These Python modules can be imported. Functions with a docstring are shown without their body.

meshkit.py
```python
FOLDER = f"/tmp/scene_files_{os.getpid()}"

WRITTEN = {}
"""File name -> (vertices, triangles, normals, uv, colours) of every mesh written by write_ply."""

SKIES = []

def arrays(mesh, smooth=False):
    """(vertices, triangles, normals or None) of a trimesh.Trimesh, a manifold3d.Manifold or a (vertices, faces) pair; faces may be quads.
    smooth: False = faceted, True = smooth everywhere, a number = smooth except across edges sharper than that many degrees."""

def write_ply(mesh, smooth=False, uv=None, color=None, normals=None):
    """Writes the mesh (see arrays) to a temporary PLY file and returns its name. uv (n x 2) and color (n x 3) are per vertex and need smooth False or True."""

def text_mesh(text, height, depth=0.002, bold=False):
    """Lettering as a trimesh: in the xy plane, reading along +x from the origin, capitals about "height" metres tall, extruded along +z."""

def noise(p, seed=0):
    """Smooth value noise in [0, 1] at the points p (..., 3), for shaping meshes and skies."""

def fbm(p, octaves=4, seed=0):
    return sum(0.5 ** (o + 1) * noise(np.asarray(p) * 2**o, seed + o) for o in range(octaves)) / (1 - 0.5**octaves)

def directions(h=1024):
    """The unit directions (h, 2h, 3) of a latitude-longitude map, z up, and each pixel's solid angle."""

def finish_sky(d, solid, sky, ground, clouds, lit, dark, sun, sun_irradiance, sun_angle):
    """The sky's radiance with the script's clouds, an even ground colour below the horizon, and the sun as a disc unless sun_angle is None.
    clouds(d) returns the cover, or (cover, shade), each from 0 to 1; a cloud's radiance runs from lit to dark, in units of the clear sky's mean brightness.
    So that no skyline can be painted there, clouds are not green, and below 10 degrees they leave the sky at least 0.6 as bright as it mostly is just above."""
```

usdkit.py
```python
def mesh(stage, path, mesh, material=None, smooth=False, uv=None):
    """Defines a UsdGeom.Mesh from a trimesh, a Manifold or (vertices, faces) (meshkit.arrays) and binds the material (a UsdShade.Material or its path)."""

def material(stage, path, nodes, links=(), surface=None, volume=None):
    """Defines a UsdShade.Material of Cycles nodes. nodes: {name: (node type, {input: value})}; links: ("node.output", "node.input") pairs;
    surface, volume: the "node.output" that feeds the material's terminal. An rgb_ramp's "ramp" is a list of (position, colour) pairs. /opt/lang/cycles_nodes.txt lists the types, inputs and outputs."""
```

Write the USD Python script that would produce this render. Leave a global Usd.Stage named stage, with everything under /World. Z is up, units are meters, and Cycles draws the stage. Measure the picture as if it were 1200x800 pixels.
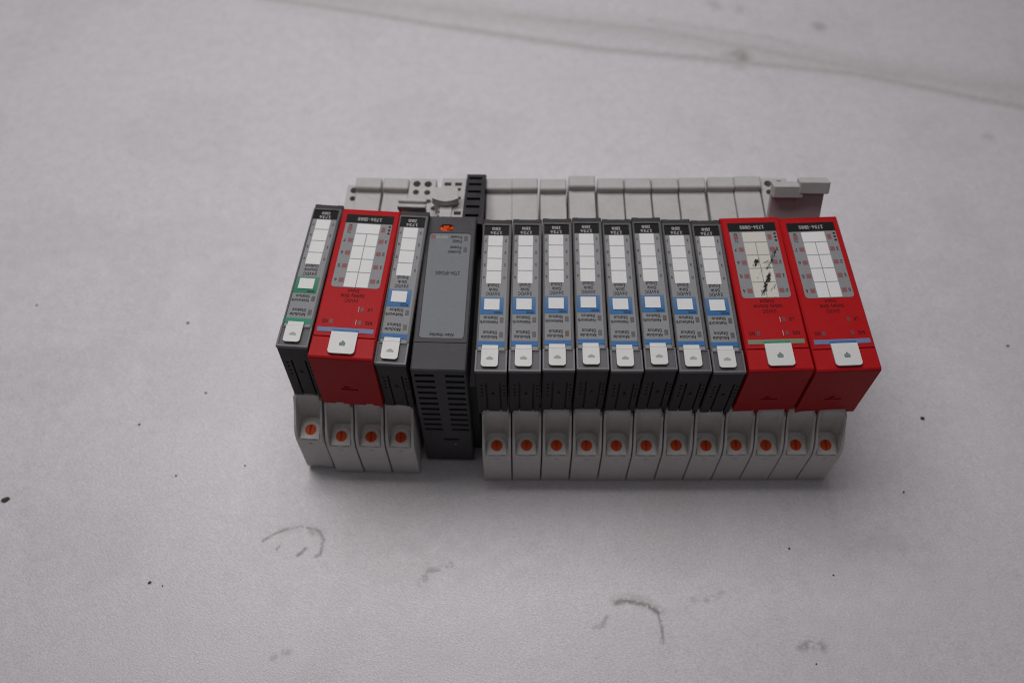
import math, random
import numpy as np, trimesh, manifold3d as m3
from shapely.geometry import Polygon, box as sbox
from pxr import Usd, UsdGeom, UsdLux, UsdShade, Gf, Sdf, Vt
import usdkit, meshkit

random.seed(7)
RNG = np.random.default_rng(7)
stage = Usd.Stage.CreateInMemory()
UsdGeom.SetStageUpAxis(stage, "Z"); UsdGeom.SetStageMetersPerUnit(stage, 1.0)
UsdGeom.Xform.Define(stage, "/World"); UsdGeom.Scope.Define(stage, "/World/Looks")
S = 0.001                                        # everything below is written in millimetres

# ------------------------------------------------------------------ camera, lamps, exposure
CAM = np.array([14.959, -161.798, 351.559]); PITCH, YAW, ROLL, FPX = 1.013, -0.015, -0.014, 1042.5
EXPOSURE = 0.0
fw = np.array([math.sin(YAW)*math.cos(PITCH), math.cos(YAW)*math.cos(PITCH), -math.sin(PITCH)])
rt = np.array([math.cos(YAW), -math.sin(YAW), 0.0]); up = np.cross(rt, fw)
rt, up = rt*math.cos(ROLL)+up*math.sin(ROLL), up*math.cos(ROLL)-rt*math.sin(ROLL)
cam = UsdGeom.Camera.Define(stage, "/World/camera")
mat4 = Gf.Matrix4d(*rt, 0, *up, 0, *(-fw), 0, *(CAM*S), 1)
cam.AddTransformOp().Set(mat4)
cam.CreateHorizontalApertureAttr(36.0); cam.CreateVerticalApertureAttr(24.0)
cam.CreateFocalLengthAttr(36.0*FPX/1200); cam.CreateClippingRangeAttr((0.01, 50.0))
cam.CreateFStopAttr(7.0); cam.CreateFocusDistanceAttr(0.325); cam.CreateExposureAttr(EXPOSURE)


def lamp(name, pos, target, w, h, power, color):
    l = UsdLux.RectLight.Define(stage, "/World/" + name)
    p, t = np.array(pos, float), np.array(target, float)
    z = (p-t)/np.linalg.norm(p-t); x = np.cross([0, 1, 0.01], z); x /= np.linalg.norm(x); y = np.cross(z, x)
    l.AddTransformOp().Set(Gf.Matrix4d(*x, 0, *y, 0, *z, 0, *p, 1))
    l.CreateWidthAttr(w); l.CreateHeightAttr(h); l.CreateIntensityAttr(power); l.CreateColorAttr(Gf.Vec3f(*color))
    return l


lamp("ceiling_lamp", (-0.10, 0.27, 0.64), (-0.05, 0.14, 0), 0.54, 0.38, 4.6, (1.0, 0.975, 0.975))
lamp("room_ceiling", (0.1, 0.1, 2.4), (0.1, 0.1, 0), 4.5, 4.0, 0.23, (1.0, 0.96, 1.0))


def ground(u, v):                                # where a line of sight of the 1200 x 800 photograph meets the foam
    d = fw + rt*(u-600)/FPX + up*(400-v)/FPX
    return (CAM + d*(-CAM[2]/d[2]))[:2]


# ------------------------------------------------------------------ materials
def look(name, color, rough=0.45, spec=0.5, grain=0.06, grain_scale=900, bump=0.00002, bump_scale=3500, dust=0.0, dust_col=(0.45, 0.43, 0.43), coat=0.0):
    n = {"g": ("geometry", {}), "n1": ("noise_texture", {"scale": grain_scale, "detail": 4.0}),
         "n2": ("noise_texture", {"scale": bump_scale, "detail": 3.0}),
         "n3": ("noise_texture", {"scale": 130.0, "detail": 8.0, "roughness": 0.7}),
         "r1": ("map_range", {"from_min": 0.3, "from_max": 0.7, "to_min": 1-grain, "to_max": 1+grain}),
         "mul": ("vector_math", {"math_type": "scale", "vector1": color}),
         "r3": ("map_range", {"from_min": 0.45, "from_max": 0.8, "to_min": 0.0, "to_max": dust, "clamp": True}),
         "mx": ("mix_color", {"b": dust_col}),
         "rr": ("map_range", {"from_min": 0.3, "from_max": 0.7, "to_min": rough-0.06, "to_max": min(1, rough+0.08)}),
         "b": ("bump", {"strength": 0.6, "distance": bump}),
         "p": ("principled_bsdf", {"specular_ior_level": spec, "coat_weight": coat, "coat_roughness": 0.15})}
    l = [("g.position", "n1.vector"), ("g.position", "n2.vector"), ("g.position", "n3.vector"), ("n1.fac", "r1.value"), ("r1.result", "mul.scale"),
         ("n3.fac", "r3.value"), ("r3.result", "mx.fac"), ("mul.vector", "mx.a"), ("mx.result", "p.base_color"), ("n3.fac", "rr.value"),
         ("rr.result", "p.roughness"), ("n2.fac", "b.height"), ("b.normal", "p.normal")]
    return usdkit.material(stage, "/World/Looks/" + name, n, l, surface="p.BSDF")


DARK = look("charcoal_plastic", (0.040, 0.038, 0.041), 0.5, 0.16, dust=0.06, bump=0.00003)
RIM = look("smoky_rim_plastic", (0.085, 0.082, 0.086), 0.4, 0.35, dust=0.12)
POWERGRAY = look("power_gray_plastic", (0.058, 0.056, 0.062), 0.52, 0.2, dust=0.08, bump=0.00004)
BLACK = look("black_print", (0.010, 0.010, 0.011), 0.55, 0.15)
INK = look("label_ink", (0.014, 0.013, 0.015), 0.6, 0.1)
REDINK = look("faded_ink_on_red", (0.06, 0.008, 0.010), 0.6, 0.1)
PALEINK = look("pale_print", (0.42, 0.41, 0.41), 0.6, 0.3)
SLOTDARK = look("dark_slot", (0.008, 0.008, 0.008), 0.8, 0.1)
LABEL = look("gray_label", (0.245, 0.248, 0.257), 0.48, 0.2, dust=0.10, grain=0.04)
POWERLABEL = look("power_label", (0.168, 0.180, 0.190), 0.48, 0.25, dust=0.10, grain=0.04)
CARD = look("white_card", (0.71, 0.71, 0.705), 0.6, 0.2, grain=0.025, dust=0.10, dust_col=(0.62, 0.59, 0.53))
TAB = look("white_tab_plastic", (0.66, 0.66, 0.645), 0.42, 0.35, grain=0.02, dust=0.12, dust_col=(0.5, 0.48, 0.45))
TABICON = look("gray_icon", (0.36, 0.37, 0.36), 0.6, 0.3)
TABICON2 = look("green_gray_icon", (0.17, 0.24, 0.21), 0.6, 0.3)
BLUE = look("blue_stripe", (0.028, 0.135, 0.34), 0.45, 0.2, dust=0.06)
BLUEPALE = look("pale_blue_stripe", (0.15, 0.20, 0.34), 0.45, 0.2)
GREEN = look("green_stripe", (0.018, 0.24, 0.135), 0.45, 0.2, dust=0.06)
GREENPALE = look("pale_green_stripe", (0.20, 0.23, 0.15), 0.45, 0.2)
RED = look("red_plastic", (0.41, 0.009, 0.012), 0.42, 0.10, grain=0.05, dust=0.02, dust_col=(0.5, 0.2, 0.2), bump=0.00002)
REDMARK = look("dull_red_print", (0.26, 0.105, 0.11), 0.5, 0.15)
LIGHT = look("light_gray_plastic", (0.66, 0.64, 0.625), 0.5, 0.3, grain=0.04, dust=0.16, dust_col=(0.30, 0.28, 0.26), bump=0.00003)
BACKLIGHT = look("handle_gray_plastic", (0.47, 0.455, 0.455), 0.5, 0.3, grain=0.04, dust=0.45, dust_col=(0.33, 0.31, 0.30), bump=0.00003)
ORANGE = look("orange_plastic", (0.66, 0.075, 0.008), 0.42, 0.15, dust=0.10, dust_col=(0.2, 0.06, 0.03))
REDLED = look("dull_red_window", (0.17, 0.055, 0.058), 0.4, 0.25)
LED = look("indicator_window", (0.10, 0.095, 0.10), 0.4, 0.25)
LEDB = look("brown_indicator_window", (0.12, 0.075, 0.05), 0.4, 0.25)
SMUDGE = usdkit.material(stage, "/World/Looks/black_grease", {
    "t": ("transparent_bsdf", {}), "p": ("principled_bsdf", {"base_color": (0.03, 0.028, 0.027), "roughness": 0.6}), "g": ("geometry", {}),
    "n": ("noise_texture", {"scale": 1400.0, "detail": 3.0}), "r": ("map_range", {"from_min": 0.35, "from_max": 0.65, "to_min": 0.15, "to_max": 0.75, "clamp": True}),
    "m": ("mix_closure", {})}, [("g.position", "n.vector"), ("n.fac", "r.value"), ("r.result", "m.fac"), ("t.BSDF", "m.closure1"), ("p.BSDF", "m.closure2")], surface="m.closure")
FILM = usdkit.material(stage, "/World/Looks/thin_grease", {
    "t": ("transparent_bsdf", {}), "p": ("principled_bsdf", {"base_color": (0.05, 0.047, 0.045), "roughness": 0.6}), "g": ("geometry", {}),
    "n": ("noise_texture", {"scale": 900.0, "detail": 4.0}), "r": ("map_range", {"from_min": 0.35, "from_max": 0.65, "to_min": 0.02, "to_max": 0.26, "clamp": True}),
    "m": ("mix_closure", {})}, [("g.position", "n.vector"), ("n.fac", "r.value"), ("r.result", "m.fac"), ("t.BSDF", "m.closure1"), ("p.BSDF", "m.closure2")], surface="m.closure")
OLDCARD = look("yellowed_card", (0.60, 0.585, 0.53), 0.6, 0.2, grain=0.03, dust=0.15, dust_col=(0.5, 0.47, 0.40))
CRUMB = look("dark_crumb", (0.075, 0.062, 0.055), 0.8, 0.2)
CLEAR = usdkit.material(stage, "/World/Looks/clear_cover_plastic", {
    "t": ("transparent_bsdf", {"color": (0.93, 0.93, 0.94)}), "p": ("principled_bsdf", {"base_color": (0.42, 0.41, 0.43), "roughness": 0.2}),
    "m": ("mix_closure", {"fac": 0.13})}, [("t.BSDF", "m.closure1"), ("p.BSDF", "m.closure2")], surface="m.closure")

FROST = look("frosted_cover_edge", (0.112, 0.109, 0.116), 0.35, 0.4, dust=0.2, dust_col=(0.3, 0.3, 0.3))


def print_gradient(name, near, far):                     # the printed box fades from colour to label gray along the module
    n = {"t": ("texture_coordinate", {}), "s": ("separate_xyz", {}), "m": ("map_range", {"from_min": 0.0268, "from_max": 0.0338, "to_min": 0.0, "to_max": 0.8, "clamp": True}),
         "c": ("mix_color", {"a": near, "b": far}), "p": ("principled_bsdf", {"roughness": 0.45, "specular_ior_level": 0.2})}
    return usdkit.material(stage, "/World/Looks/" + name, n, [("t.object", "s.vector"), ("s.y", "m.value"), ("m.result", "c.fac"), ("c.result", "p.base_color")], surface="p.BSDF")


BLUEBOX = print_gradient("blue_print_box", (0.024, 0.135, 0.34), (0.13, 0.20, 0.31))
GREENBOX = print_gradient("green_print_box", (0.014, 0.19, 0.10), (0.10, 0.24, 0.17))

# foam: colour from the dirt on it, fine cell relief from noise
n = {"g": ("geometry", {}), "dirt": ("attribute", {"attribute": "dirt"}), "tint": ("attribute", {"attribute": "tint"}),
     "map": ("mapping", {"mapping_type": "texture", "rotation": (0, 0, -0.5), "scale": (1.7, 0.75, 1.0)}),
     "cell": ("voronoi_texture", {"scale": 1300.0, "feature": "smooth_f1", "smoothness": 0.6, "randomness": 1.0}),
     "fine": ("noise_texture", {"scale": 1700.0, "detail": 3.0, "roughness": 0.65}),
     "big": ("noise_texture", {"scale": 28.0, "detail": 5.0, "roughness": 0.6}),
     "mid": ("noise_texture", {"scale": 160.0, "detail": 4.0, "roughness": 0.6}),
     "add": ("math", {"math_type": "multiply_add", "value2": 0.35}),
     "rb": ("map_range", {"from_min": 0.3, "from_max": 0.7, "to_min": 0.985, "to_max": 1.015}),
     "rc": ("map_range", {"from_min": 0.3, "from_max": 0.7, "to_min": 0.97, "to_max": 1.03}),
     "rf": ("map_range", {"from_min": 0.3, "from_max": 0.7, "to_min": 0.84, "to_max": 1.16}),
     "k1": ("math", {"math_type": "multiply"}), "k2": ("math", {"math_type": "multiply"}),
     "base": ("vector_math", {"math_type": "scale", "vector1": (0.665, 0.642, 0.668)}),
     "mt": ("mix_color", {"b": (0.37, 0.335, 0.315)}),
     "md": ("mix_color", {"b": (0.075, 0.068, 0.055)}),
     "b1": ("bump", {"strength": 0.5, "distance": 0.00019}),
     "rough": ("map_range", {"from_min": 0.3, "from_max": 0.7, "to_min": 0.24, "to_max": 0.42}),
     "p": ("principled_bsdf", {"specular_ior_level": 0.5, "subsurface_weight": 0.0})}
l = [("g.position", "map.vector"), ("map.vector", "cell.vector"), ("map.vector", "fine.vector"), ("g.position", "big.vector"), ("g.position", "mid.vector"),
     ("cell.distance", "add.value1"), ("fine.fac", "add.value3"), ("add.value", "b1.height"), ("big.fac", "rb.value"), ("mid.fac", "rc.value"), ("fine.fac", "rf.value"),
     ("rb.result", "k1.value1"), ("rf.result", "k1.value2"), ("k1.value", "k2.value1"), ("rc.result", "k2.value2"), ("k2.value", "base.scale"),
     ("base.vector", "mt.a"), ("tint.fac", "mt.fac"), ("mt.result", "md.a"), ("dirt.fac", "md.fac"), ("md.result", "p.base_color"),
     ("mid.fac", "rough.value"), ("rough.result", "p.roughness"), ("b1.normal", "p.normal")]
FOAM = usdkit.material(stage, "/World/Looks/foam", n, l, surface="p.BSDF")

# ------------------------------------------------------------------ helpers
used = {}


def path_for(parent, name):
    base = f"{parent}/{name}"
    k = used.get(base, 0); used[base] = k+1
    return base if k == 0 else f"{base}_{k:03d}"


def tag(prim, label=None, cat=None, group=None, kind=None):
    for k, v in (("label", label), ("category", cat), ("group", group), ("kind", kind)):
        if v: prim.SetCustomDataByKey(k, v)


def place(x, pos, yaw=0.0, tilt=0.0, roll=0.0):
    x.AddTranslateOp().Set(Gf.Vec3d(*(np.array(pos, float)*S))); x.AddRotateZOp().Set(yaw); x.AddRotateXOp().Set(tilt); x.AddRotateYOp().Set(roll)


def thing(name, label, cat, pos, yaw=0.0, tilt=0.0, roll=0.0, group=None):
    x = UsdGeom.Xform.Define(stage, path_for("/World", name)); place(x, pos, yaw, tilt, roll)
    tag(x.GetPrim(), label, cat, group)
    return x.GetPath().pathString


def copy_of(src, name, label, cat, pos, yaw=0.0, tilt=0.0, roll=0.0, group=None):
    p = thing(name, label, cat, pos, yaw, tilt, roll, group)
    prim = stage.GetPrimAtPath(p); prim.GetReferences().AddInternalReference(src); prim.SetInstanceable(True)
    return p


def part(parent, name, mesh, material, smooth=False, label=None):
    v, f, _ = meshkit.arrays(mesh)
    m = usdkit.mesh(stage, path_for(parent, name), (np.asarray(v)*S, f), material, smooth=smooth)
    if label: tag(m.GetPrim(), label)
    return m.GetPath().pathString


def bx(x0, x1, y0, y1, z0, z1):
    return m3.Manifold.cube((x1-x0, y1-y0, z1-z0)).translate((x0, y0, z0))


def rbox(x0, x1, y0, y1, z0, z1, c=0.3):                # box with chamfered edges
    pts = [(x, y, z) for dx, dy, dz in ((c, c, 0), (c, 0, c), (0, c, c)) for x in (x0+dx, x1-dx) for y in (y0+dy, y1-dy) for z in (z0+dz, z1-dz)]
    return m3.Manifold.hull_points(np.array(pts, float))


def plate(pts, z0, z1):
    return m3.Manifold.extrude(m3.CrossSection([np.array(pts, float)]), z1-z0).translate((0, 0, z0))


def round_rect(x0, x1, y0, y1, r, corners=(1, 1, 1, 1), n=5):   # corners: near-left, near-right, far-right, far-left
    out = []
    for (cx, cy, a0), k in zip(((x0, y0, 180), (x1, y0, 270), (x1, y1, 0), (x0, y1, 90)), corners):
        if not k:
            out.append((cx, cy)); continue
        ox, oy = (r if cx == x0 else -r), (r if cy == y0 else -r)
        for i in range(n+1):
            a = math.radians(a0+90*i/n); out.append((cx+ox+r*math.cos(a), cy+oy+r*math.sin(a)))
    return out


def profile(yz, x0, x1):                                # side outline in (y, z) drawn out along x
    m = m3.Manifold.extrude(m3.CrossSection([np.array(yz, float)]), x1-x0)   # (y, z, x)
    return m.transform(np.array([[0, 0, 1, x0], [1, 0, 0, 0], [0, 1, 0, 0]], float))


def cyl(r, h, pos, axis="z", n=24, r2=None):
    c = m3.Manifold.cylinder(h, r, r if r2 is None else r2, n)
    if axis == "y": c = c.rotate((-90, 0, 0))
    if axis == "x": c = c.rotate((0, 90, 0))
    return c.translate(pos)


def tm(man):
    v, f, _ = meshkit.arrays(man); return trimesh.Trimesh(v, f, process=False)


def join(*ms):
    return trimesh.util.concatenate([m if isinstance(m, trimesh.Trimesh) else tm(m) for m in ms])


def glyphs(text, h, cx, cy, z, width=None, depth=0.03, bold=True, flip=True):
    """Lettering lying on a top face, centred at (cx, cy); flip: read from the far side, as in the photograph."""
    m = meshkit.text_mesh(text, h, depth, bold)
    lo, hi = m.bounds
    m.apply_translation((-(lo[0]+hi[0])/2, -h/2, 0))
    if width: m.apply_scale((width/(hi[0]-lo[0]), 1, 1))
    if flip: m.apply_transform(trimesh.transformations.rotation_matrix(math.pi, (0, 0, 1)))
    m.apply_translation((cx, cy, z))
    return m


# ------------------------------------------------------------------ foam sheet
def axis_values(spans):
    out = []
    for a, b, s in spans:
        out.append(np.arange(a, b, s))
    return np.unique(np.concatenate(out+[[spans[-1][1]]]).round(4))


sc1, sc2 = ground(345, 632), ground(748, 722)
xs = axis_values([(-1500, -400, 50), (-400, sc1[0]-17, 1.2), (sc1[0]-17, sc1[0]+17, .4), (sc1[0]+17, sc2[0]-17, 1.0), (sc2[0]-17, sc2[0]+17, .4), (sc2[0]+17, 420, 1.2), (420, 1500, 50)])
ys = axis_values([(-900, -180, 40), (-180, sc2[1]-12, 1.0), (sc2[1]-12, sc1[1]+14, .4), (sc1[1]+14, 70, 1.1), (70, 460, 2.0), (460, 1800, 50)])
X, Y = np.meshgrid(xs, ys)
pts2 = np.stack([X, Y, np.zeros_like(X)], -1)
Z = (meshkit.fbm(pts2/95.0, 3, 3)-.5)*2.2 + (meshkit.fbm(pts2/22.0, 3, 9)-.5)*0.5
far = np.clip((Y-170)/300, 0, 3)
Z = Z*np.clip(0.2+far*.7 + np.clip((-30-Y)/60, 0, 1)*.5, 0, 2.5)
Z += 10*np.clip((Y-300)/300, 0, 2)**2*(0.5+meshkit.noise(pts2/170.0, 5))
under = (X > -90) & (X < 160) & (Y > -20) & (Y < 115)
Z = np.where(under, np.minimum(Z, 0)*0.3, Z) - 0.35

dirt = np.zeros_like(X); tint = np.zeros_like(X)
fine = meshkit.fbm(pts2/1.1, 3, 21); mid = meshkit.fbm(pts2/5.0, 3, 22); broad = meshkit.fbm(pts2/40.0, 3, 23)


def seg(u0, v0, u1, v1):
    a, b = ground(u0, v0), ground(u1, v1); d = b-a
    t = np.clip(((X-a[0])*d[0]+(Y-a[1])*d[1])/(d@d), 0, 1)
    return np.hypot(X-a[0]-t*d[0], Y-a[1]-t*d[1])


def stroke(pix, width, strength, into, rough=0.5, grit=fine, soft=.8):
    d = np.full_like(X, 1e9)
    for p, q in zip(pix[:-1], pix[1:]): d = np.minimum(d, seg(*p, *q))
    a = np.clip(1-d/width, 0, 1)**soft*strength*np.clip((grit-rough+.18)*4.5, 0, 1)
    np.maximum(into, a, out=into)


# half rings scuffed into the foam
stroke([(308, 633), (318, 627), (326, 623), (334, 620), (344, 617.5)], .9, .62, dirt, .42)
stroke([(344, 617.5), (352, 616.5), (360, 617)], .8, .42, dirt, .5)
stroke([(359, 617.5), (368, 618.5), (375, 623), (379, 632), (377, 642), (375, 649), (369, 651.5)], 1.0, .65, dirt, .42)
stroke([(324, 643), (327.5, 638)], .8, .6, dirt, .45); stroke([(349, 650), (353, 647), (358, 642)], 1.1, .75, dirt, .38)
stroke([(330, 622), (345, 618), (362, 617), (376, 625)], 3.2, .3, tint, .45)
stroke([(360, 618), (366, 624)], 1.3, .4, dirt, .5)
stroke([(722, 706), (731, 703), (742, 705), (752, 707), (763, 711), (771, 717)], 1.4, .7, dirt, .46)
stroke([(722, 703), (740, 700), (760, 705), (773, 716)], 3.0, .55, tint, .42)
stroke([(771, 717), (775, 730), (777, 743), (776, 752)], 1.1, .6, dirt, .55)
stroke([(698, 735), (705, 733), (712, 722)], 1.6, .4, dirt, .55)
stroke([(494, 683), (499, 674), (502, 668), (512, 668), (528, 661)], 2.2, .45, dirt, .55)
stroke([(812, 702), (830, 703), (846, 694)], 1.8, .3, dirt, .55)
stroke([(940, 757), (950, 752), (964, 757)], 3.0, .5, dirt, .55)
stroke([(318, 771), (330, 763), (340, 764)], 1.6, .4, dirt, .57)
stroke([(1000, 640), (1040, 634), (1082, 650)], 9, .2, tint, .45, mid)
# tan-gray grime streaks across the far foam
for pix, w, k in (([(300, -4), (420, 14), (560, 36), (700, 57), (860, 72), (1000, 86), (1120, 110), (1215, 129)], 6, .62),
                  ([(330, -6), (480, 6), (640, 24), (800, 44), (980, 74), (1120, 96), (1215, 108)], 24, .34),
                  ([(600, 18), (760, 34), (900, 60), (1060, 90)], 8, .5), ([(760, 24), (900, 44), (1040, 80), (1200, 118)], 5, .35)):
    stroke(pix, w, k, tint, .2, broad*.5+mid*.5, 1.7)
stroke([(852, 66), (868, 58), (876, 66), (866, 74)], 8, .55, tint, .35, mid)
stroke([(866, 64), (870, 68)], 5, .35, dirt, .38, mid)
stroke([(835, 4), (840, 8)], 5, .22, dirt, .4, mid); stroke([(958, 30), (962, 32)], 5, .35, dirt, .4, mid); stroke([(866, 12), (872, 14)], 6, .2, dirt, .4, mid)
stroke([(1155, 160), (1160, 161)], 4, .25, dirt, .4, mid)
tint = np.maximum(tint, np.clip((broad-.56)*1.2, 0, .08))
for k in range(90):                                     # small specks everywhere, few of them dark
    u, v = RNG.uniform(0, 1200), 60+740*RNG.uniform(0, 1)**.8
    g = ground(u, v); r = RNG.uniform(.35, .8)
    ix, iy = np.searchsorted(xs, [g[0]-2, g[0]+2]), np.searchsorted(ys, [g[1]-3, g[1]+3])
    sl = (slice(*iy), slice(*ix))
    dirt[sl] = np.maximum(dirt[sl], np.clip(1.3-np.hypot(X[sl]-g[0], Y[sl]-g[1])/r, 0, 1)*RNG.uniform(.05, .2))

nx, ny = len(xs), len(ys)
i, j = np.meshgrid(np.arange(nx-1), np.arange(ny-1))
a = (j*nx+i).ravel()
F = np.concatenate([np.stack([a, a+1, a+nx+1], 1), np.stack([a, a+nx+1, a+nx], 1)])
V = np.stack([X, Y, Z], -1).reshape(-1, 3)
foam = usdkit.mesh(stage, "/World/foam_surface", (V*S, F), FOAM, smooth=True)
for nm, arr in (("dirt", dirt), ("tint", tint)):
    UsdGeom.PrimvarsAPI(foam).CreatePrimvar(nm, Sdf.ValueTypeNames.FloatArray, "vertex").Set(Vt.FloatArray.FromNumpy(arr.ravel().astype(np.float32)))
tag(foam.GetPrim(), "pale gray packing foam sheet with grime streaks and scuffs", "foam sheet", kind="structure")


# ------------------------------------------------------------------ mounting bases with orange locking screws
def base_parts(t):
    out = [(-11.7, .3), (-11.5, 0), (70, 0), (70, 38), (1.5, 41.5), (0.2, 41.5), (-1.0, 40.2), (-2.6, 37.6), (-5.2, 34.6), (-8.2, 31.8), (-10.2, 29.3), (-11.2, 26.6), (-11.6, 24.6), (-11.7, 23.2)]
    b = profile(out, .32, 11.68)
    lo, hi = round_rect(1.45, 10.55, -30, -2.4, 3.0, (0, 0, 1, 1), 8), round_rect(.95, 11.05, -30, -.15, 1.9, (0, 0, 1, 1), 8)
    cut = m3.Manifold.hull_points(np.array([(x, y, 24.0) for x, y in lo] + [(x, y, 43.0) for x, y in hi], float))
    nrm = np.array([0, -.22, 1.0]); nrm /= np.linalg.norm(nrm)
    off = nrm @ np.array([0, -11.7, 23.9])
    cut = cut.trim_by_plane(nrm, off)
    b = b - cut - bx(10.75, 12, -2.2, 3, 39.2, 45) - bx(-1, .75, -2.2, 3, 40.4, 45)
    rot = math.degrees(math.atan(.22))
    ctr = np.array([5.95, -7.5, 0]); ctr[2] = (off - nrm[1]*ctr[1])/nrm[2]
    boss = (m3.Manifold.cylinder(1.6, 4.2, 3.75, 40).translate((0, 0, -.4)) - m3.Manifold.cylinder(3, 2.32, 2.32, 32).translate((0, 0, .02))).rotate((rot, 0, 0)).translate(ctr)
    b = b + (boss + (m3.Manifold.cube((7.5, 3.7, 1.5)).translate((-3.75, -3.7, -.3)) - m3.Manifold.cylinder(3, 2.32, 2.32, 32).translate((0, 0, .1))).rotate((rot, 0, 0)).translate(ctr))
    notch = m3.Manifold.sphere(1.0, 20).scale((1.0, .35, .45)).translate((5.9, -11.75, 21.6))
    b = b - notch - bx(3, 9, -12.2, -11.4, 1.0, 1.25)
    part(t, "housing", b, LIGHT, smooth=28)
    sc = m3.Manifold.cylinder(1.12, 2.3, 2.28, 32).translate((0, 0, .05)) - m3.Manifold.cube((.7, 3.7, 2)).translate((-.35, -1.85, .45))
    sc = sc - m3.Manifold.cube((1.5, .3, 2)).translate((-.75, -.15, .8))
    part(t, "orange_screw", sc.rotate((rot, 0, 0)).translate(ctr), ORANGE, smooth=28)
    part(t, "socket", m3.Manifold.cylinder(.3, 2.32, 2.32, 32).translate((0, 0, -.15)).rotate((rot, 0, 0)).translate(ctr), SLOTDARK)


ordinal = ["first", "second", "third", "fourth", "fifth", "sixth", "seventh", "eighth", "ninth", "tenth", "eleventh", "twelfth"]
BASE = None
spots = []
for k in range(12):
    where = "touching the tall power unit" if k == 0 else "at the right end of the long row" if k == 11 else f"{ordinal[k]} to the right of the tall power unit"
    spots.append((f"light gray base with orange screw, {where}", (12*k, random.uniform(-.15, .15), -.2), random.uniform(-.25, .25), 0, 0, "bases right of the power unit"))
ang = math.radians(-2.4)
for k, nm in enumerate(["second base from the left end, under the left red module", "third base from the left end, under the left red module", "short-row base beside the left flank of the tall power unit"]):
    x = -62.6+12.05*k
    spots.append((f"light gray {nm}", (x, 3.4+(-26.2-12-x)*math.tan(-ang)*.55, .2), -2.4, -.4, 0, "bases left of the power unit"))
spots.append(("light gray base at the far left end, set back and tilted", (-75.0, 5.9, 1.2), -3.6, -1.6, 0, "bases left of the power unit"))
for lab, pos, yaw, tilt, roll, grp in spots:
    if BASE is None:
        BASE = thing("mounting_base", lab, "mounting base", pos, yaw, tilt, roll, grp); base_parts(BASE)
    else:
        copy_of(BASE, "mounting_base", lab, "mounting base", pos, yaw, tilt, roll, grp)

# ------------------------------------------------------------------ narrow signal modules
H, L = 72.0, 72.0


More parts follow.
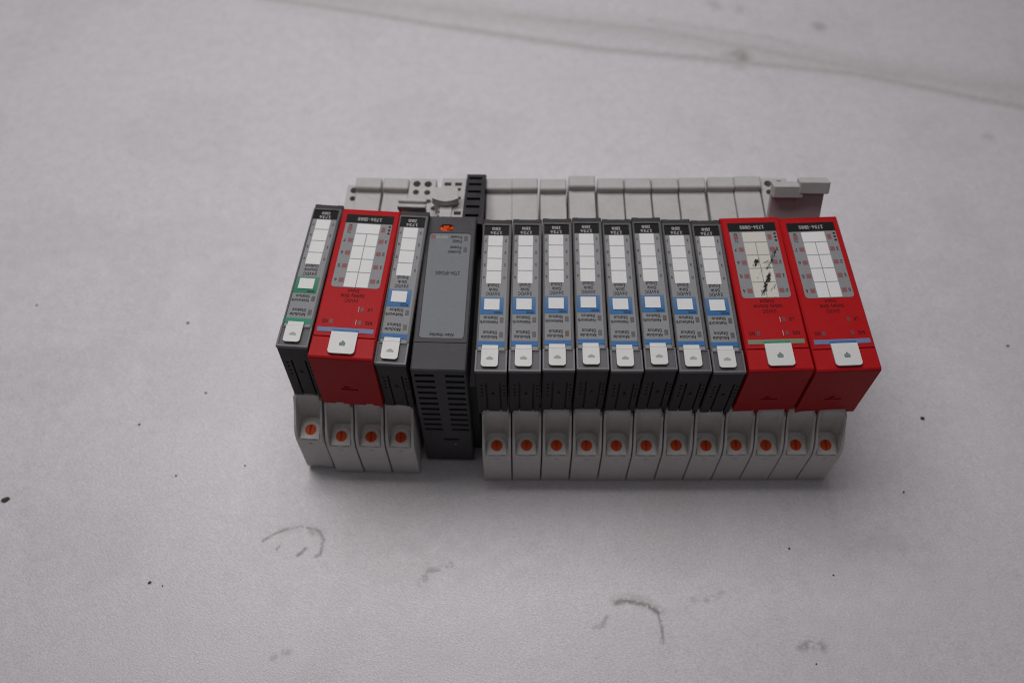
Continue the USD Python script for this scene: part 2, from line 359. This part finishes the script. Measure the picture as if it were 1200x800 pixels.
def narrow_parts(t, stripe, lines, model, brown):
    b = rbox(.12, 11.88, 0, L, 38.2, 71.0, .35)
    for x in (3.75, 9.0):
        b = b - bx(x, x+.72, -1, .9, 40, 63)
    for x in (2.35, 10.75):
        for z in (61.2, 58.6, 56.0, 53.4): b = b - cyl(.46, 3, (x, -1.5, z), "y", 10)
    b = b - (bx(6.2, 7.0, -1, .25, 55.2, 56.8) + bx(5.9, 7.3, -1, .18, 54.4, 55.0))
    b = b - bx(1.2, 10.8, .9, 9.0, 70.3, 72)                         # well below the clear cover
    b = b - bx(2.6, 9.4, 71.5, 73, 70.4, 72) - bx(-1, 13, 69.25, 69.45, 70.7, 72)
    b = b - bx(4, 8.5, -1, .5, 38, 39.4)
    part(t, "housing", b, DARK, smooth=25)
    rim = (rbox(.12, 11.88, 9.3, 69.2, 70.5, 71.75, .3) - bx(.78, 10.75, 9.0, 68.2, 71.15, 73))
    part(t, "label_frame", rim, RIM, smooth=25)
    part(t, "gray_label", bx(.82, 10.7, 9.6, 68.0, 71.0, 71.3), LABEL)
    z = 71.3
    part(t, "model_band", bx(.82, 10.7, 63.3, 68.0, z-.1, z+.06), BLACK)
    part(t, "model_text", join(glyphs(model[0], 1.35, 5.6, 64.5, z+.06, 4.6), glyphs(model[1], 1.35, 5.6, 66.6, z+.06, 3.4)), PALEINK)
    for y0, y1 in ((57.95, 63.1), (51.85, 57.6), (45.75, 51.5), (39.6, 45.4)):
        part(t, "write_on_cell", bx(2.6, 8.35, y0, y1, z-.1, z+.1), CARD)
    nums = []
    for k, y in enumerate((42.3, 48.5, 54.6, 60.6)):
        nums.append(glyphs(str(k), 1.25, 9.65, y, z, .75)); nums.append(glyphs(str(k+4), 1.25, 1.65, y, z, .75))
    part(t, "channel_numbers", join(*nums), INK)
    tx = [glyphs(s, 1.45, 5.5, y, z, w) for (s, w), y in zip(lines, (34.7, 36.7, 38.7))]
    for s, y, w in (("Module", 15.1, 5.9), ("Status", 17.1, 5.3), ("Network", 21.7, 6.7), ("Status", 23.7, 5.3)):
        tx.append(glyphs(s, 1.35, 7.75-w/2, y, z, w))
    part(t, "label_text", join(*tx), INK)
    for q, y in enumerate((15.1, 21.6)):
        led = part(t, "status_light", bx(8.55, 9.95, y, y+2.3, z-.1, z+.12), LEDB if (brown and q == 0) else LED)
    nb = part(t, "node_box", bx(.95, 9.75, 25.2, 33.2, z-.1, z+.08), BLUEBOX if stripe is BLUE else GREENBOX)
    part(nb, "address_window", bx(2.35, 8.2, 27.2, 32.2, z, z+.35), CARD)
    part(nb, "node_text", glyphs("NODE:", 1.0, 7.6, 26.1, z+.08, 3.0), INK)
    part(t, "colour_stripe", bx(.6, 10.7, 11.0, 13.2, z-.1, z+.2), stripe)
    cover = rbox(.05, 11.95, -.12, 9.25, 70.6, 72.0, .15) - bx(.75, 11.25, .65, 8.8, 69, 74)
    cv = part(t, "cover_rim", cover, FROST, smooth=20)
    part(cv, "clear_window", bx(.7, 11.3, .6, 8.85, 71.3, 71.8), CLEAR)
    tab = plate(round_rect(2.35, 8.55, 1.7, 9.05, 1.15, (1, 1, 0, 0)), 72.03, 72.7) + plate(round_rect(2.5, 8.4, 9.45, 11.1, .2), 71.5, 72.2)
    tb = part(t, "white_tab", tab, TAB, smooth=30)
    icon = plate([(4.3, 4.5), (6.7, 4.5), (6.9, 5.1), (6.1, 5.7), (5.5, 6.0), (4.9, 5.7), (4.1, 5.1)], 72.7, 72.73)
    part(tb, "hand_icon", icon, TABICON)


sink = [("24VDC", 5.4), ("Sink", 3.6), ("Input", 4.4)]
source = [("24VDC", 5.4), ("Source", 5.2), ("Output", 5.2)]
MOD = None
dx0, pitch = -1.588, 1.0344
lift = [0, .1, .15, .25, 0, .3, -.1, -.25]
fore = [0, 0, .5, 1.0, -.1, .8, -.3, -1.0]
for k in range(8):
    xn, xf = dx0+12*pitch*k+.15, 12*k+.45
    yaw = math.degrees(math.atan2(xn-xf, L))
    lab = ["narrow dark gray module with blue stripe, tight against the right flank of the power unit",
           "narrow blue-striped module, second to the right of the power unit", "narrow blue-striped module with a brown status light, third right of the power unit",
           "narrow blue-striped module, fourth to the right of the power unit", "narrow blue-striped module, fifth to the right of the power unit",
           "narrow blue-striped module, sixth right of the power unit, third before the red pair", "narrow blue-striped module, next but one left of the smudged red module",
           "narrow blue-striped module directly left of the smudged red module"][k]
    pos = (xn, fore[k]*.6, lift[k])
    grp = "narrow blue-striped input modules in a row"
    if MOD is None:
        MOD = thing("input_module", lab, "input module", pos, yaw, 0, 0, grp); narrow_parts(MOD, BLUE, sink, ("1734", "IB8"), False)
    elif k == 2:
        narrow_parts(thing("input_module", lab, "input module", pos, yaw, 0, 0, grp), BLUE, sink, ("1734", "IB8"), True)
    else:
        copy_of(MOD, "input_module", lab, "input module", pos, yaw, 0, 0, grp)
copy_of(MOD, "input_module", "narrow blue-striped module between the left red module and the power unit", "input module", (-37.9, 3.2, 2.0), -4.0, .7, 0, "narrow blue-striped input modules in a row")
narrow_parts(thing("output_module", "narrow dark gray module with green stripe, tilted at the left end", "output module", (-74.3, 4.45, 4.3), -4.1, -3.2), GREEN, source, ("1734", "OB8"), False)


# ------------------------------------------------------------------ wide red safety modules
def red_parts(t, stripe, pale, title, lines, icon_mat, smudged, ticks):
    out = [(0, 38.6), (L, 38.6), (L, 70.9), (L-.6, 71.5), (70.4, 71.6), (70.0, 72.0), (9.35, 72.0), (9.2, 71.5), (8.85, 71.5), (8.7, 71.9), (.9, 71.5), (.25, 71.1), (0, 70.3)]
    b = profile(out, .2, 23.8)
    b = b - m3.Manifold.hull_points(np.array([(.2-.01, y, z) for y in (-1, 80) for z in (72.01, 71.4)] + [(.8, y, 72.01) for y in (-1, 80)], float))
    b = b - m3.Manifold.hull_points(np.array([(23.81, y, z) for y in (-1, 80) for z in (72.01, 71.4)] + [(23.2, y, 72.01) for y in (-1, 80)], float))
    b = b - bx(9, 15.5, -1, .35, 49.5, 50.4) - bx(10.2, 12.6, -1, .3, 51, 52.2)
    for x in (5, 17): b = b - bx(x, x+3, -1, .8, 38, 39.5)
    part(t, "housing", b, RED, smooth=25)
    z = 72.0; card = OLDCARD if smudged else CARD
    lp = part(t, "gray_label", plate(round_rect(2.7, 21.4, 31.7, 68.2, 1.4, (1, 1, 0, 0)), z-.2, z+.12), LABEL)
    z += .12
    part(lp, "model_band", bx(2.5, 21.6, 63.9, 68.35, z-.1, z+.06), BLACK)
    part(lp, "model_text", glyphs(title, 1.55, 12.0, 66.0, z+.06, 9.6), PALEINK)
    part(lp, "write_on_header", bx(7.5, 16.8, 58.6, 63.5, z-.1, z+.08), card)
    rows = ((52.25, 58.2), (45.75, 51.9), (39.2, 45.4), (31.9, 38.85))
    for y0, y1 in rows:
        part(lp, "write_on_cell", bx(7.5, 12.0, y0, y1, z-.1, z+.08), card); part(lp, "write_on_cell", bx(12.3, 16.8, y0, y1, z-.1, z+.08), card)
    nums, sq = [], []
    for k, (y0, y1) in enumerate(rows[::-1]):
        y = (y0+y1)/2-.3
        nums += [glyphs(str(k), 1.5, 20.3, y, z, .95), glyphs(str(k+4), 1.5, 3.9, y, z, .95)]
        for x in (18.3, 6.1): sq.append((x, y))
    nums += [join(*[cyl(.52, .04, (20.6, y, z), n=12) for y in (59.2, 60.9, 62.6)]), glyphs("T0", 1.3, 4.9, 59.2, z, 1.5), glyphs("M", 1.1, 4.9, 62.6, z, 1.1)]
    part(lp, "channel_numbers", join(*nums), INK)
    for x, y in sq: part(lp, "channel_light", bx(x-.95, x+.95, y-1.0, y+1.0, z-.1, z+.05), REDMARK)
    part(lp, "channel_light", bx(17.5, 19.1, 59.7, 62.2, z-.1, z+.05), REDMARK); part(lp, "warning_mark", bx(4.0, 5.8, 60.0, 62.0, z-.1, z+.05), REDMARK)
    z = 72.0
    part(t, "printed_text", join(*[glyphs(s, 1.5, 11.8, y, z, w) for (s, w), y in zip(lines, (25.6, 27.9, 30.2))],
                                 glyphs("LK", 1.6, 19.4, 21.8, z, 1.9), glyphs("MS", 1.6, 20.0, 15.8, z, 2.6), glyphs("NS", 1.6, 3.6, 15.8, z, 2.1)), REDINK)
    for x, y in ((16.6, 21.8), (16.6, 15.8), (6.0, 15.8)):
        part(t, "status_light", bx(x-.6, x+.6, y-1.0, y+1.0, z-.2, z+.1), REDLED)
    if ticks:
        for x, y in ((15.2, 21.8), (15.2, 15.8)): part(t, "scratch", bx(x-.12, x+.12, y-1.1, y+1.2, z-.1, z+.05), PALEINK)
    st = part(t, "colour_stripe", bx(1.5, 22.4, 11.1, 13.1, z-.2, z+.15), pale)
    part(st, "stripe_centre", bx(7.2, 17.0, 11.0, 12.2, z-.1, z+.22), stripe)
    tab = plate(round_rect(7.2, 17.0, 1.6, 11.0, 1.3, (1, 1, 0, 0)), 72.1, 72.75)
    tb = part(t, "white_tab", tab, TAB, smooth=30)
    part(tb, "hand_icon", plate([(11.1, 4.8), (13.1, 4.8), (13.3, 6.0), (12.9, 6.4), (12.1, 7.3), (11.7, 6.5), (10.9, 6.0)], 72.75, 72.79), icon_mat)
    if smudged:
        sm = []
        zz = 72.21
        def streak(x0, y0, x1, y1, w, n, spread, long=1.0, sm=sm, zz=zz):
            for _ in range(n):
                a = RNG.uniform(-.05, 1.05); ln = RNG.uniform(.6, 2.2)*long; d = np.array([x1-x0, y1-y0]); d /= np.hypot(*d)
                c = np.array([x0, y0])+(np.array([x1, y1])-[x0, y0])*a+RNG.normal(0, spread, 2); p = np.array([-d[1], d[0]])*w*RNG.uniform(.3, 1)
                q = [c-d*ln/2, c+p, c+d*ln/2, c-p]
                sm.append(plate([tuple(v) for v in q[::-1]] if True else q, zz, zz+.02))
        streak(15.3, 46, 19.3, 53.6, .22, 24, .32); streak(10.3, 47.2, 11.2, 49.6, .35, 22, .5); streak(14, 48.2, 15.3, 48.9, .15, 6, .25)
        streak(11.3, 34.2, 14.6, 41.5, .3, 40, .42); streak(12.3, 37, 14.2, 40.5, .4, 16, .3); streak(14.5, 34.8, 16.2, 37.4, .13, 8, .3); streak(10.2, 41, 13.2, 45.8, .1, 8, .2)
        haze = []
        streak(14.6, 45, 19.6, 54, .55, 26, .45, 2.0, haze, zz-.03); streak(10.2, 47.5, 11.4, 49.4, .7, 14, .5, 1.2, haze, zz-.03); streak(11, 33.6, 14.8, 42, .6, 30, .5, 2.0, haze, zz-.03); streak(14.2, 34.5, 16.3, 37.6, .4, 10, .3, 1.2, haze, zz-.03)
        part(t, "grease_film", join(*haze), FILM)
        part(t, "grease_smear", join(*sm), SMUDGE, label="black greasy smears across the white write-on cells")


red_parts(thing("safety_module", "wide red module with blue stripe in the left group, clean white cells", "safety module", (-61.9, 1.0, 5.2), -4.3, -1.9),
          BLUE, BLUEPALE, "1734-IB8S", [("24VDC", 5.2), ("Safety Sink", 9.2), ("Input", 4.4)], TABICON2, False, True)
red_parts(thing("safety_module", "wide red module with green stripe and black smears on its cells", "safety module", (98.3, -.3, .3), 1.8),
          GREEN, GREENPALE, "1734-OB8S", [("24VDC", 5.2), ("Safety Source", 11.0), ("Output", 5.4)], TABICON2, True, True)
red_parts(thing("safety_module", "wide red module with blue stripe at the right end of the row", "safety module", (122.7, -.4, .3), 2.5),
          BLUE, BLUEPALE, "1734-IB8S", [("24VDC", 5.2), ("Safety Sink", 9.2), ("Input", 4.4)], TABICON2, False, False)

# ------------------------------------------------------------------ tall power unit
t = thing("power_unit", "tall dark gray power unit with vented front and plain gray label", "power unit", (-24.6, -2.6, 2.2), -1.6, -1.8)
W = 20.3
b = rbox(0, W, 0, L+2, -1.0, 71.4, .5)
b = b + rbox(W-1, 23.6, 6.0, L+2, -1.0, 50, .4)
for k in range(11):
    z = 67.6-4.12*k
    b = b - bx(1.2+.05*k, 8.4+.03*k, -1, 2.2, z-.85, z+.85) - bx(12.4, 19.4, -1, 2.2, z-.85, z+.85)
b = b - bx(8.6, 15.0, -1, 1.5, 17.2, 18.6)
b = b - bx(-1, W+1, 11.9, 12.25, 71.1, 72)
b = b - plate(round_rect(1.8, 18.7, 14.0, 65.0, 1.5), 71.0, 73)
hole = m3.Manifold.hull_points(np.array([(7.6+1.9*math.cos(a)+dx, 67.7+1.75*math.sin(a), z) for a in np.linspace(0, 6.283, 16, False) for dx in (0, 1.9) for z in (66, 73)], float))
b = b - hole
part(t, "housing", b, POWERGRAY, smooth=25)
part(t, "vent_interior", bx(.6, 20, 2.1, 2.4, 10, 69.5), SLOTDARK)
part(t, "scratch", m3.Manifold.sphere(.4, 8).scale((.8, .3, 1.5)).rotate((0, 25, 0)).translate((13.2, -.02, 13.6)), PALEINK)
lb = part(t, "face_label", plate(round_rect(2.0, 18.5, 14.2, 64.8, 1.3), 71.0, 71.28), POWERLABEL)
z = 71.28
part(lb, "brand_text", glyphs("Allen-Bradley", 1.35, 10.3, 15.6, z, 9.2), INK)
part(lb, "model_text", glyphs("1734-EP24DC", 1.7, 10.4, 44.6, z, 9.6), INK)
part(lb, "status_text", join(glyphs("System", 1.5, 12.4, 55.2, z, 5.2), glyphs("Power", 1.5, 12.7, 57.5, z, 4.6)), INK)
part(lb, "status_text", join(glyphs("Field", 1.5, 13.2, 60.7, z, 3.6), glyphs("Power", 1.5, 12.7, 62.9, z, 4.6)), INK)
part(lb, "logo_text", glyphs("POINT I/O", 1.3, 6.9, 62.9, z, 4.6), TABICON)
part(lb, "red_logo", bx(2.7, 4.4, 62.0, 64.0, z-.1, z+.05), REDMARK)
for y in (55.2, 61.0): part(lb, "status_light", bx(15.9, 17.3, y, y+2.6, z-.1, z+.1), LED)
dial = m3.Manifold.cylinder(2, 1.9, 1.8, 28) - m3.Manifold.cube((.7, 4.4, 1)).translate((-.35, -2.2, 1.3))
part(t, "orange_latch", join(dial.rotate((0, 0, 20)).translate((7.3, 67.4, 68.9)), dial.rotate((-18, 0, -15)).translate((9.6, 67.9, 69.0))), ORANGE, smooth=28)
part(t, "latch_well", bx(5.6, 11.7, 65.8, 69.6, 65.9, 66.4), SLOTDARK)
# rear slotted strip and the light terminal face beside it
arm = profile([(72, 30), (72, 69.3), (75, 69.5), (105.5, 63.2), (106, 62.2), (106, 30)][::-1], 14.2, 22.4)
sl = -6.3/30.5
for y in (76.5, 82.5, 87.8, 93.0, 98.2, 102.6):
    zt = 69.5+sl*(y-75)
    arm = arm - bx(15.2, 20.8, y-.85, y+.85, zt-2.5, zt+3)
part(t, "slotted_arm", arm, DARK, smooth=25)
tf = profile([(73, 30), (73, 66.5), (75, 67.0), (104.8, 61.2), (105.4, 60.2), (105.4, 30)][::-1], 3.4, 13.8) + profile([(73, 30), (73, 62), (74, 62.5), (96, 58.2), (96.4, 57.2), (96.4, 30)][::-1], -3.6, 3.6)
holes = m3.Manifold()
for x, y, r in ((3.3, 100.6, 1.5), (7.9, 100.6, 1.5), (3.3, 96.7, 1.3), (7.9, 96.9, 1.3), (8.4, 90.8, 1.2), (8.4, 86.8, .8), (8.9, 80.5, 1.5), (9.0, 76.8, 1.4), (2.1, 81, 1.3), (1.4, 78, 1.3)):
    holes = holes + m3.Manifold.cube((2*r, 1.6*r, 12), True).translate((x+2.7, y, 63))
for x, y, r in ((-1.4, 93.2, 1.9), (-1.8, 88.6, 1.6), (-4.9, 93.4, 1.4)):
    holes = holes + cyl(r, 12, (x+2.6, y, 54))
part(t, "terminal_face", tf - holes, BACKLIGHT, smooth=25)
grip = [(-.9+10.9*s, 84.6-1.7*math.sin(math.pi*s)) for s in np.linspace(0, 1, 14)]
gr = plate([(x, y+.4) for x, y in grip]+[(9.4, 91.0), (-.2, 91.0)], 67.2, 70.0) + plate([(x*.94+.27, y+1.2) for x, y in grip]+[(9.0, 90.0), (.2, 90.0)], 57, 67.3)
part(t, "release_grip", gr.translate((1.9, 0, 0)), BACKLIGHT, smooth=25)
part(t, "grip_stem", profile([(73.2, 60), (86, 60), (86, 65.9), (73.2, 68.3)], 4.3, 9.1), BACKLIGHT, smooth=25)


# ------------------------------------------------------------------ terminal blocks with lift handles behind the modules
def block_parts(t, handle, holes):
    b = profile([(74, 0), (74, 50), (76, 52.5), (103.5, 54.0), (105, 53.0), (105, 0)][::-1], .2, 11.8)
    if holes:
        for x in (3.4, 8.4):
            for y, r in ((101.2, 1.7), (96.6, 1.4), (89, 1.6), (84, 1.4), (79, 1.6)): b = b - cyl(r, 8, (x, y, 47), n=14)
    part(t, "terminal_body", b, BACKLIGHT, smooth=25)
    if handle == "flat":
        h = rbox(.4, 11.6, 74.5, 100.5, 56.0, 58.0, .3) + rbox(.3, 11.7, 97.0, 103.2, 57.0, 61.0, .5) + bx(2, 10, 99, 102.5, 53, 58)
        part(t, "lift_handle", h, BACKLIGHT, smooth=25)
        part(t, "lift_handle_hinge", cyl(1.3, 9, (1.5, 76.0, 54.4), "x", 14), BACKLIGHT, smooth=30)
    if handle == "upright":
        h = (rbox(0, 11.2, 78.0, 80.2, 54, 82, .3) + rbox(0, 12, 74.8, 80.3, 77.4, 82.6, .4)).translate((0, -80, -82)).rotate((-28, 0, 0)).translate((0, 80.8, 82))
        part(t, "lift_handle", h, BACKLIGHT, smooth=25)


TB = None
for k in range(10):
    lab = ["gray handle block behind the module nearest the power unit, beside the slotted arm", "second handle block right of the slotted arm", "third handle block right of the slotted arm",
           "raised handle block, fourth right of the slotted arm", "fifth handle block right of the slotted arm", "darker lower handle block, sixth right of the slotted arm",
           "seventh handle block right of the slotted arm", "eighth handle block right of the slotted arm", "ninth handle block, behind the smudged red module's left part",
           "last flat handle block, behind the smudged red module's right part"][k]
    pos = (12*k+random.uniform(-.1, .1), [0, 0, -.2, .6, 0, -.2, 0, .1, .3, .6][k], [0, .1, -.2, .9, .1, .3, 0, .2, .3, .4][k])
    yaw = random.uniform(-.4, .4)
    if TB is None:
        TB = thing("terminal_block", lab, "terminal block", pos, yaw, 0, 0, "flat handle blocks along the rear"); block_parts(TB, "flat", False)
    else:
        copy_of(TB, "terminal_block", lab, "terminal block", pos, yaw, 0, 0, "flat handle blocks along the rear")
block_parts(thing("terminal_block", "terminal block with open wire holes showing behind the red pair", "terminal block", (119.8, .2, 5.0)), None, True)
block_parts(thing("terminal_block", "lower of two upright handles behind the right end red module", "terminal block", (116.0, 1.6, -1.5), -.5), "upright", False)
block_parts(thing("terminal_block", "taller of two upright handles, at the right end behind the red module", "terminal block", (125.3, 2.2, .3), -1), "upright", False)
copy_of(TB, "terminal_block", "left of the two flat handles behind the left red module", "terminal block", (-62.0, 6.8, -6.3), -2.5, 0, 0, "flat handles of the left group")
copy_of(TB, "terminal_block", "right of the two flat handles behind the left red module", "terminal block", (-49.8, 6.2, -6.1), -2.5, 0, 0, "flat handles of the left group")
block_parts(thing("terminal_block", "terminal block with open holes at the far left end, behind the flat handles", "terminal block", (-68.0, 7.0, -6.0), -3.0), None, True)
t = thing("terminal_block", "terminal block whose ribbed handle leans over the narrow module left of the power unit", "terminal block", (-38.2, 5.0, .4), -2.6)
block_parts(t, None, True)
part(t, "lift_handle", (rbox(.3, 11.6, 75.0, 77.0, 50, 71.5, .3) + rbox(.2, 11.8, 74.2, 79.0, 70.6, 71.7, .25) + rbox(.2, 11.8, 74.2, 75.7, 71.4, 73.2, .3) + rbox(.2, 11.8, 77.4, 79.0, 71.4, 73.0, .3)).translate((0, -2.4, -.4)), BACKLIGHT, smooth=25)

# ------------------------------------------------------------------ crumbs of dirt lying on the foam
for (u, v, ln, wd, rot), lab in zip(((6.5, 585, 4.2, 2.2, 25), (1081, 490, 2.0, 1.8, 0), (175, 682, 2.0, 1.1, 30), (1059, 576, 1.1, 1.1, 0), (163, 497, 1.1, 1.0, 0), (206, 557, 1.1, 1.0, 0), (287, 545, 1.0, .9, 0), (925, 642, 1.0, 1.0, 0), (220, 378, 1.6, 1.3, 0), (241, 460, 1.1, 1.0, 0), (977, 673, .9, .8, 0), (1181, 405, 1.5, 1.3, 0), (190, 686, .8, .7, 0), (957, 777, .8, .7, 0), (43, 357, 1.2, .9, 0)),
        ("large dark brown crumb at the left edge of the foam", "round black crumb lying right of the row's right end", "slanted black crumb in the empty lower left foam",
         "small dark crumb below the round black one on the right", "small gray crumb left of the left end base", "small dark crumb lower left of the left end base", "tiny dark crumb close to the left end base's foot",
         "tiny dark crumb below the right end of the base row", "dark crumb left of the green-striped module", "small gray crumb left of the green-striped module's foot", "tiny dark crumb in the lower right foam",
         "dark crumb at the right edge of the foam", "tiny dark crumb just right of the slanted black crumb", "tiny dark crumb at the bottom edge right of the half ring scuffs", "small gray crumb near the left edge above the middle")):
    g = ground(u, v); p = RNG.normal(size=(26, 3)); p /= np.linalg.norm(p, axis=1)[:, None]; p *= RNG.uniform(.75, 1.1, (26, 1))*[ln/2, wd/2, min(ln, wd)*.35]
    a = math.radians(rot); p = p @ np.array([[math.cos(a), math.sin(a), 0], [-math.sin(a), math.cos(a), 0], [0, 0, 1]])
    iy, ix = np.searchsorted(ys, g[1]), np.searchsorted(xs, g[0])
    m = m3.Manifold.hull_points(p).translate((g[0], g[1], Z[iy, ix]+min(ln, wd)*.25))
    pr = usdkit.mesh(stage, path_for("/World", "crumb"), (meshkit.arrays(m)[0]*S, meshkit.arrays(m)[1]), CRUMB, smooth=40).GetPrim()
    tag(pr, lab, "crumb", "dirt crumbs on the foam")
